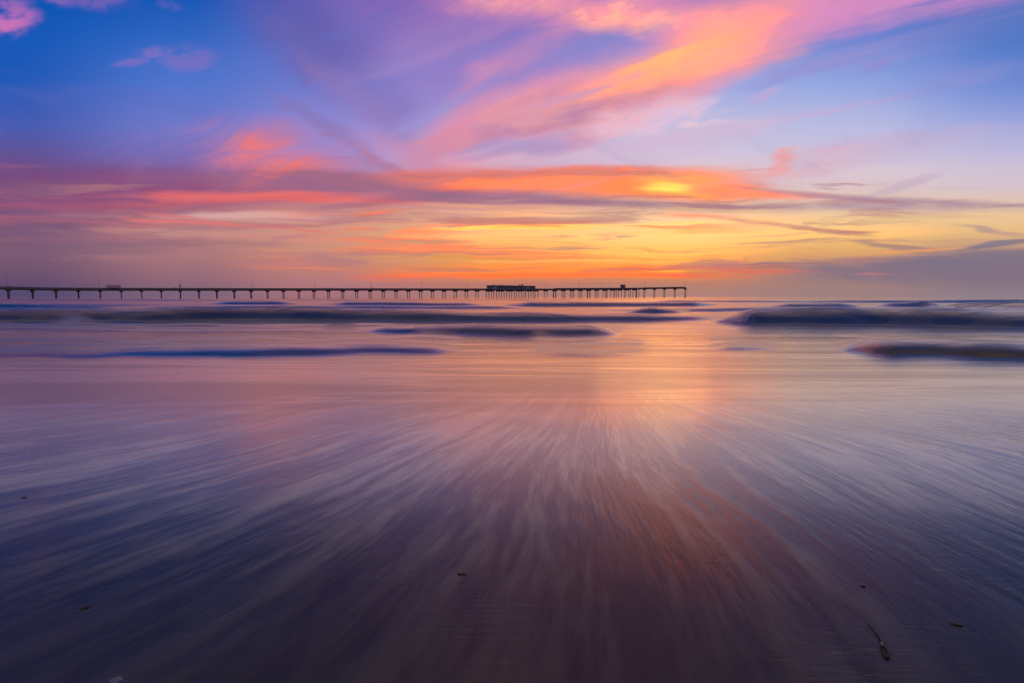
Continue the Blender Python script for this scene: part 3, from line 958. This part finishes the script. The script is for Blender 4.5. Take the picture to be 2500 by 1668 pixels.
for rx, rh in ((-LB * .38, .45), (-LB * .25, .5), (-LB * .17, .4), (-LB * .02, .3)):
    sub('roof_unit', M_metal, cafe, lambda bm: box(bm, Vector((0, 0, rh / 2)), (1.8, 1.3, rh), 0, .9), loc=(rx, .4, HB + .49))
# ------------------------------------------------------------------ shelter on the deck, far left
shn = 5.0
sp_ = pier_pt(4.62)
while False: pass


def n_at(px):
    """bent number whose centre line appears at photo x px"""
    s = (px - 1250) / FPX
    return (s + .882) / (.0272 - s * c_)


s0, s1 = n_at(264.5), n_at(299.5)
shp = pier_pt((s0 + s1) / 2)
SL = (s1 - s0) * SP
sh = empty('shelter', shp + PERP * 1.2, ang_t, 'open glazed shelter with flat roof on the pier deck at the far left', 'shelter')
sub('roof', M_roof, sh, lambda bm: box(bm, Vector((0, 0, 2.75)), (SL, 3.2, .22)))
for ax in (-SL / 2 + .3, -SL / 6, SL / 6, SL / 2 - .3):
    for ay in (-1.3, 1.3):
        sub('post', M_metal, sh, lambda bm: box(bm, Vector((0, 0, 1.32)), (.22, .2, 2.64)), loc=(ax, ay, 0))
sub('bench', M_conc, sh, lambda bm: (box(bm, Vector((0, 0, .45)), (SL * .8, .5, .1)), box(bm, Vector((-SL * .3, 0, .2)), (.2, .45, .4)), box(bm, Vector((SL * .3, 0, .2)), (.2, .45, .4))), loc=(0, .5, 0))
for ax in (-SL / 3 + .1, 0, SL / 3 - .1):
    sub('glass_panel', M_clear, sh, lambda bm: box(bm, Vector((0, 0, 1.5)), (SL / 3 - .6, .03, 2.0)), loc=(ax, -1.3, 0))
sub('low_wall', M_bwall, sh, lambda bm: box(bm, Vector((0, 0, .62)), (SL - .9, .14, 1.24)), loc=(0, 1.3, 0))

# ------------------------------------------------------------------ kiosk at the junction of the arms
ko = pier_pt(n_at(1519.5))
kk = empty('kiosk', ko + Vector((0, 0, 0)), ang_t, 'small two storey lookout hut with overhanging roof where the pier arms meet', 'hut')
sub('wall', M_bwall, kk, lambda bm: (box(bm, Vector((0, 0, 2.1)), (4.1, 3.6, 4.2)),))
sub('roof', M_roof, kk, lambda bm: (box(bm, Vector((0, 0, 4.32)), (5.6, 5.0, .24)), box(bm, Vector((0, 0, 4.62)), (4.6, 4.0, .36), 0, .8)))
for ax in (-1.1, 1.1):
    w_ = sub('window', M_trim, kk, lambda bm: (box(bm, Vector((0, 0, .5)), (1.3, .08, .08)), box(bm, Vector((0, 0, -.5)), (1.3, .08, .08))), loc=(ax, -1.84, 2.9))
    sub('pane', M_glass, w_, lambda bm: box(bm, Vector((0, 0, 0)), (1.25, .04, .9)))
sub('antenna', M_metal, kk, lambda bm: (cyl(bm, (0, 0, 0), (0, 0, 1.7), .07), cyl(bm, (-.4, 0, 1.3), (.4, 0, 1.3), .04)), loc=(1.2, 0, 4.8))
sub('antenna', M_metal, kk, lambda bm: cyl(bm, (0, 0, 0), (0, 0, 1.4), .07), loc=(-2.2, 0, 4.4))
sub('stair', M_metal, kk, lambda bm: [box(bm, Vector((-2.3 - .28 * k, -.4, 2.0 - .28 * k)), (.34, 1.0, .08)) for k in range(7)])

# ------------------------------------------------------------------ lamps
lamp = empty('pier_lamp', (0, 0, 0), 0)
sub('base', M_metal, lamp, lambda bm: cyl(bm, (0, 0, 0), (0, 0, .5), .24, .17, 8))
sub('post', M_metal, lamp, lambda bm: cyl(bm, (0, 0, .5), (0, 0, 6.9), .11, .075, 8))
sub('arm', M_metal, lamp, lambda bm: cyl(bm, (0, 0, 6.8), (0, 1.2, 7.2), .06, .05, 6))
sub('lamp_head', M_metal, lamp, lambda bm: (box(bm, Vector((0, 1.35, 7.22)), (.34, .8, .16), 0, .8)))
ordn = ['first', 'second', 'third', 'fourth', 'fifth', 'sixth', 'seventh', 'eighth', 'ninth', 'tenth', 'eleventh', 'twelfth', 'thirteenth', 'fourteenth', 'fifteenth']
spots = []
for px in (19.5, 246, 444, 620.5, 774, 911, 1034, 1144): spots.append((pier_pt(n_at(px)) - PERP * 2.9, px, ang_t))
for px in (1336, 1417, 1493): spots.append((pier_pt(n_at(px)) - PERP * 2.9, px, ang_t))
spots.append((arm_far(6.2) - sA * 2.9, 1380, ang_a)); spots.append((arm_far(3.4) + sA * 2.9, 1452, ang_a))
spots.append((arm_near(1.15) + sA * 2.9, 1572, ang_a)); spots.append((arm_near(4.95) + sA * 2.6, 1671, ang_a))
spots.sort(key=lambda t: t[1])
lamps = []
for i, (p, px, a_) in enumerate(spots):
    o = lamp if i == 0 else copy_tree(lamp)
    o.location = p; o.rotation_euler = (0, 0, a_)
    o['category'] = 'street lamp'; o['group'] = 'lamp posts along the pier deck'
    extra = {0: 'at the left edge of the photo', 1: 'just left of the glazed shelter', 2: 'with a dark board halfway up its pole',
             14: 'at the very end of the near arm', 13: 'on the bare seaward arm right of the hut', 12: 'just left of the lookout hut',
             7: 'last before the long building', 8: 'first beyond the long building'}.get(i, 'on the open deck')
    o['label'] = '%s lamp post from the left, %s' % (ordn[i], extra)
    lamps.append(o)
sub('sign_board', M_roof, lamps[2], lambda bm: box(bm, Vector((0, -.1, 2.4)), (.75, .1, 2.0)))

# ------------------------------------------------------------------ people on the pier, tiny and dark
def person_mesh():
    pts = [(0, 0, .95), (0, 0, 1.2), (0, .0, 1.42), (0, 0, 1.53), (0, .02, 1.66), (0, .01, 1.76),
           (.1, 0, .9), (.13, .03, .5), (.14, 0, .08), (.15, .12, .03),
           (-.1, 0, .9), (-.13, -.02, .5), (-.14, -.05, .08), (-.15, .08, .03),
           (.19, 0, 1.4), (.26, .05, 1.14), (.2, .25, 1.08), (-.19, 0, 1.4), (-.26, .05, 1.14), (-.18, .27, 1.06)]
    ed = [(0, 1), (1, 2), (2, 3), (3, 4), (4, 5), (0, 6), (6, 7), (7, 8), (8, 9), (0, 10), (10, 11), (11, 12), (12, 13), (2, 14), (14, 15), (15, 16), (2, 17), (17, 18), (18, 19)]
    rad = [.15, .14, .15, .06, .10, .07, .1, .07, .045, .04, .1, .07, .045, .04, .07, .05, .035, .07, .05, .035]
    me = bpy.data.meshes.new('person'); me.from_pydata(pts, ed, [])
    o = bpy.data.objects.new('person', me); COL.objects.link(o)
    sk = o.modifiers.new('skin', 'SKIN'); ss = o.modifiers.new('sub', 'SUBSURF'); ss.levels = 1; ss.render_levels = 1
    for v, r_ in zip(me.skin_vertices[0].data, rad): v.radius = (r_, r_ * .8)
    me.skin_vertices[0].data[0].use_root = True
    dg = bpy.context.evaluated_depsgraph_get()
    me2 = bpy.data.meshes.new_from_object(o.evaluated_get(dg))
    bpy.data.objects.remove(o); me2.name = 'person'
    me2.materials.clear(); me2.shade_smooth()
    return me2


M_cloth = plain('dark_clothes', (0.035, 0.03, 0.04), .9, 8)
pm = person_mesh(); pm.materials.append(M_cloth)
M_floor_off = 0.0
ppl = [(31, 'first of two people near the left edge of the pier'), (52, 'second of two people near the left edge of the pier'),
       (431, 'person just left of the lamp post carrying a board'), (796, 'person alone right of the fifth lamp post'),
       (803, 'left one of a pair standing close together on the mid left pier'), (808, 'right one of a pair standing close together on the mid left pier'),
       (904, 'person just left of the sixth lamp post'), (909.5, 'person right beside the sixth lamp post'), (977, 'person alone between sixth and seventh lamp posts'),
       (1036.5, 'person right beside the seventh lamp post'), (1042.5, 'person a step right of the seventh lamp post'), (1124, 'person just left of the eighth lamp post'),
       (1158, 'person between the eighth lamp post and the long building')]
for i, (px, lab) in enumerate(ppl):
    o = bpy.data.objects.new('person', pm); COL.objects.link(o)
    pp = pier_pt(n_at(px)) + PERP * 2.3
    o.location = pp; o.rotation_euler = (0, 0, ang_t + math.pi + random.uniform(-.5, .5)); s_ = random.uniform(.98, 1.1); o.scale = (1.1 * s_, 1.1 * s_, s_)
    o['label'] = 'dark standing ' + lab if lab.startswith('person') else 'dark standing figure, ' + lab
    o['category'] = 'person'; o['group'] = 'people standing along the pier railing'
o = bpy.data.objects.new('person', pm); COL.objects.link(o)
o.location = arm_near(4.62) + sA * 1.9; o.rotation_euler = (0, 0, ang_a + math.pi); o.scale = (1.15, 1.15, 1.05)
o['label'] = 'dark standing person by the railing at the seaward end of the pier'; o['category'] = 'person'; o['group'] = 'people standing along the pier railing'

# ------------------------------------------------------------------ small things left on the wet sand
M_stone = plain('dark_wet_stone', (0.016, 0.013, 0.015), .5, 30, .4, 0, .5, .004)
M_shell = plain('broken_shell', (0.10, 0.11, 0.16), .3, 40, .3, 0, .4, .002)
M_kelp = plain('dark_kelp', (0.008, 0.006, 0.006), .7, 25, .4, 0, .4, .003)
M_kelpb = plain('kelp_bladder', (0.14, 0.13, 0.13), .3, 30, .2, 0, .3, .002)


def stone(px, py, sx, sy, sz, rz, label, mat=M_stone, cat='pebble', group='pebbles half buried in the wet sand', name='pebble'):
    bm = bmesh.new()
    bmesh.ops.create_icosphere(bm, subdivisions=3, radius=1.0)
    for v in bm.verts:
        k = 1 + .35 * mnoise.noise(v.co * 1.1 + Vector((px, py, 0))) + .12 * mnoise.noise(v.co * 3.1 + Vector((py, px, 0)))
        v.co = Vector((v.co.x * sx * .72 * k, v.co.y * sy * .72 * k, v.co.z * sz * .6 * k))
    x, y = ground(px, py)
    o = mk(name, bm, mat, None, True, (x, y, sz * .12), rz)
    o['label'] = label; o['category'] = cat
    if group: o['group'] = group
    return o


stone(1127, 1402, .021, .014, .010, -.3, 'dark oval pebble on the wet sand below the middle of the picture')
stone(208, 1484, .020, .012, .010, .5, 'dark pebble on the wet sand at the lower left')
stone(58, 1216, .022, .012, .009, 0, 'tiny dark pebble at the left edge, highest up the sand')
stone(2106, 1431, .014, .010, .008, 0, 'tiny dark pebble on the lower right sand above the kelp strand')
stone(2335, 1525, .026, .011, .009, -.5, 'slim dark pebble at the far lower right, right of the kelp strand')
stone(283, 1663, .024, .014, .012, .4, 'bluish broken shell at the bottom left edge of the picture', M_shell, 'shell', None, 'shell')

# kelp strand: a thin stipe, a pale bladder and a looped blade
kx, ky = ground(2152, 1577)
kelp = empty('kelp_strand', (kx, ky, 0), 0, 'thin dark kelp strand with a looped end on the lower right wet sand', 'seaweed')


def tube(bm, pts, radii, n=8):
    pts = [Vector(p) for p in pts]; rings = []
    for i, p in enumerate(pts):
        d = (pts[min(i + 1, len(pts) - 1)] - pts[max(i - 1, 0)]).normalized()
        a = d.cross(Vector((0, 0, 1))).normalized(); b = a.cross(d)
        rings.append([bm.verts.new(p + (a * math.cos(2 * math.pi * k / n) + b * math.sin(2 * math.pi * k / n)) * radii[i]) for k in range(n)])
    for r0, r1 in zip(rings, rings[1:]):
        for k in range(n): bm.faces.new((r0[k], r0[(k + 1) % n], r1[(k + 1) % n], r1[k]))
    bm.faces.new(rings[0][::-1]); bm.faces.new(rings[-1])


def gp(px, py, z=.004):
    x, y = ground(px, py); return (x - kx, y - ky, z)


sub('stipe', M_kelp, kelp, lambda bm: tube(bm, [gp(2117, 1523, .001), gp(2124, 1531), gp(2133, 1541), gp(2142, 1553), gp(2148, 1564), gp(2152, 1575)], [.0008, .0014, .0018, .002, .002, .002]), smooth_=True)
bm = bmesh.new(); bmesh.ops.create_icosphere(bm, subdivisions=2, radius=.0055)
mk('bladder', bm, M_kelpb, kelp, True, gp(2152, 1578, .006))
loop = [(2151, 1583), (2155, 1592), (2159, 1603), (2163, 1610), (2167, 1608), (2168, 1599), (2165, 1590), (2160, 1584)]
sub('blade', M_kelp, kelp, lambda bm: tube(bm, [gp(*p) for p in loop] + [gp(2153, 1583)], [.0018, .0026, .003, .003, .0035, .0035, .003, .0026, .0015]), smooth_=True)
sub('frond', M_kelp, kelp, lambda bm: tube(bm, [gp(2164, 1609), gp(2170, 1607), gp(2174, 1612)], [.002, .0025, .001]), smooth_=True)
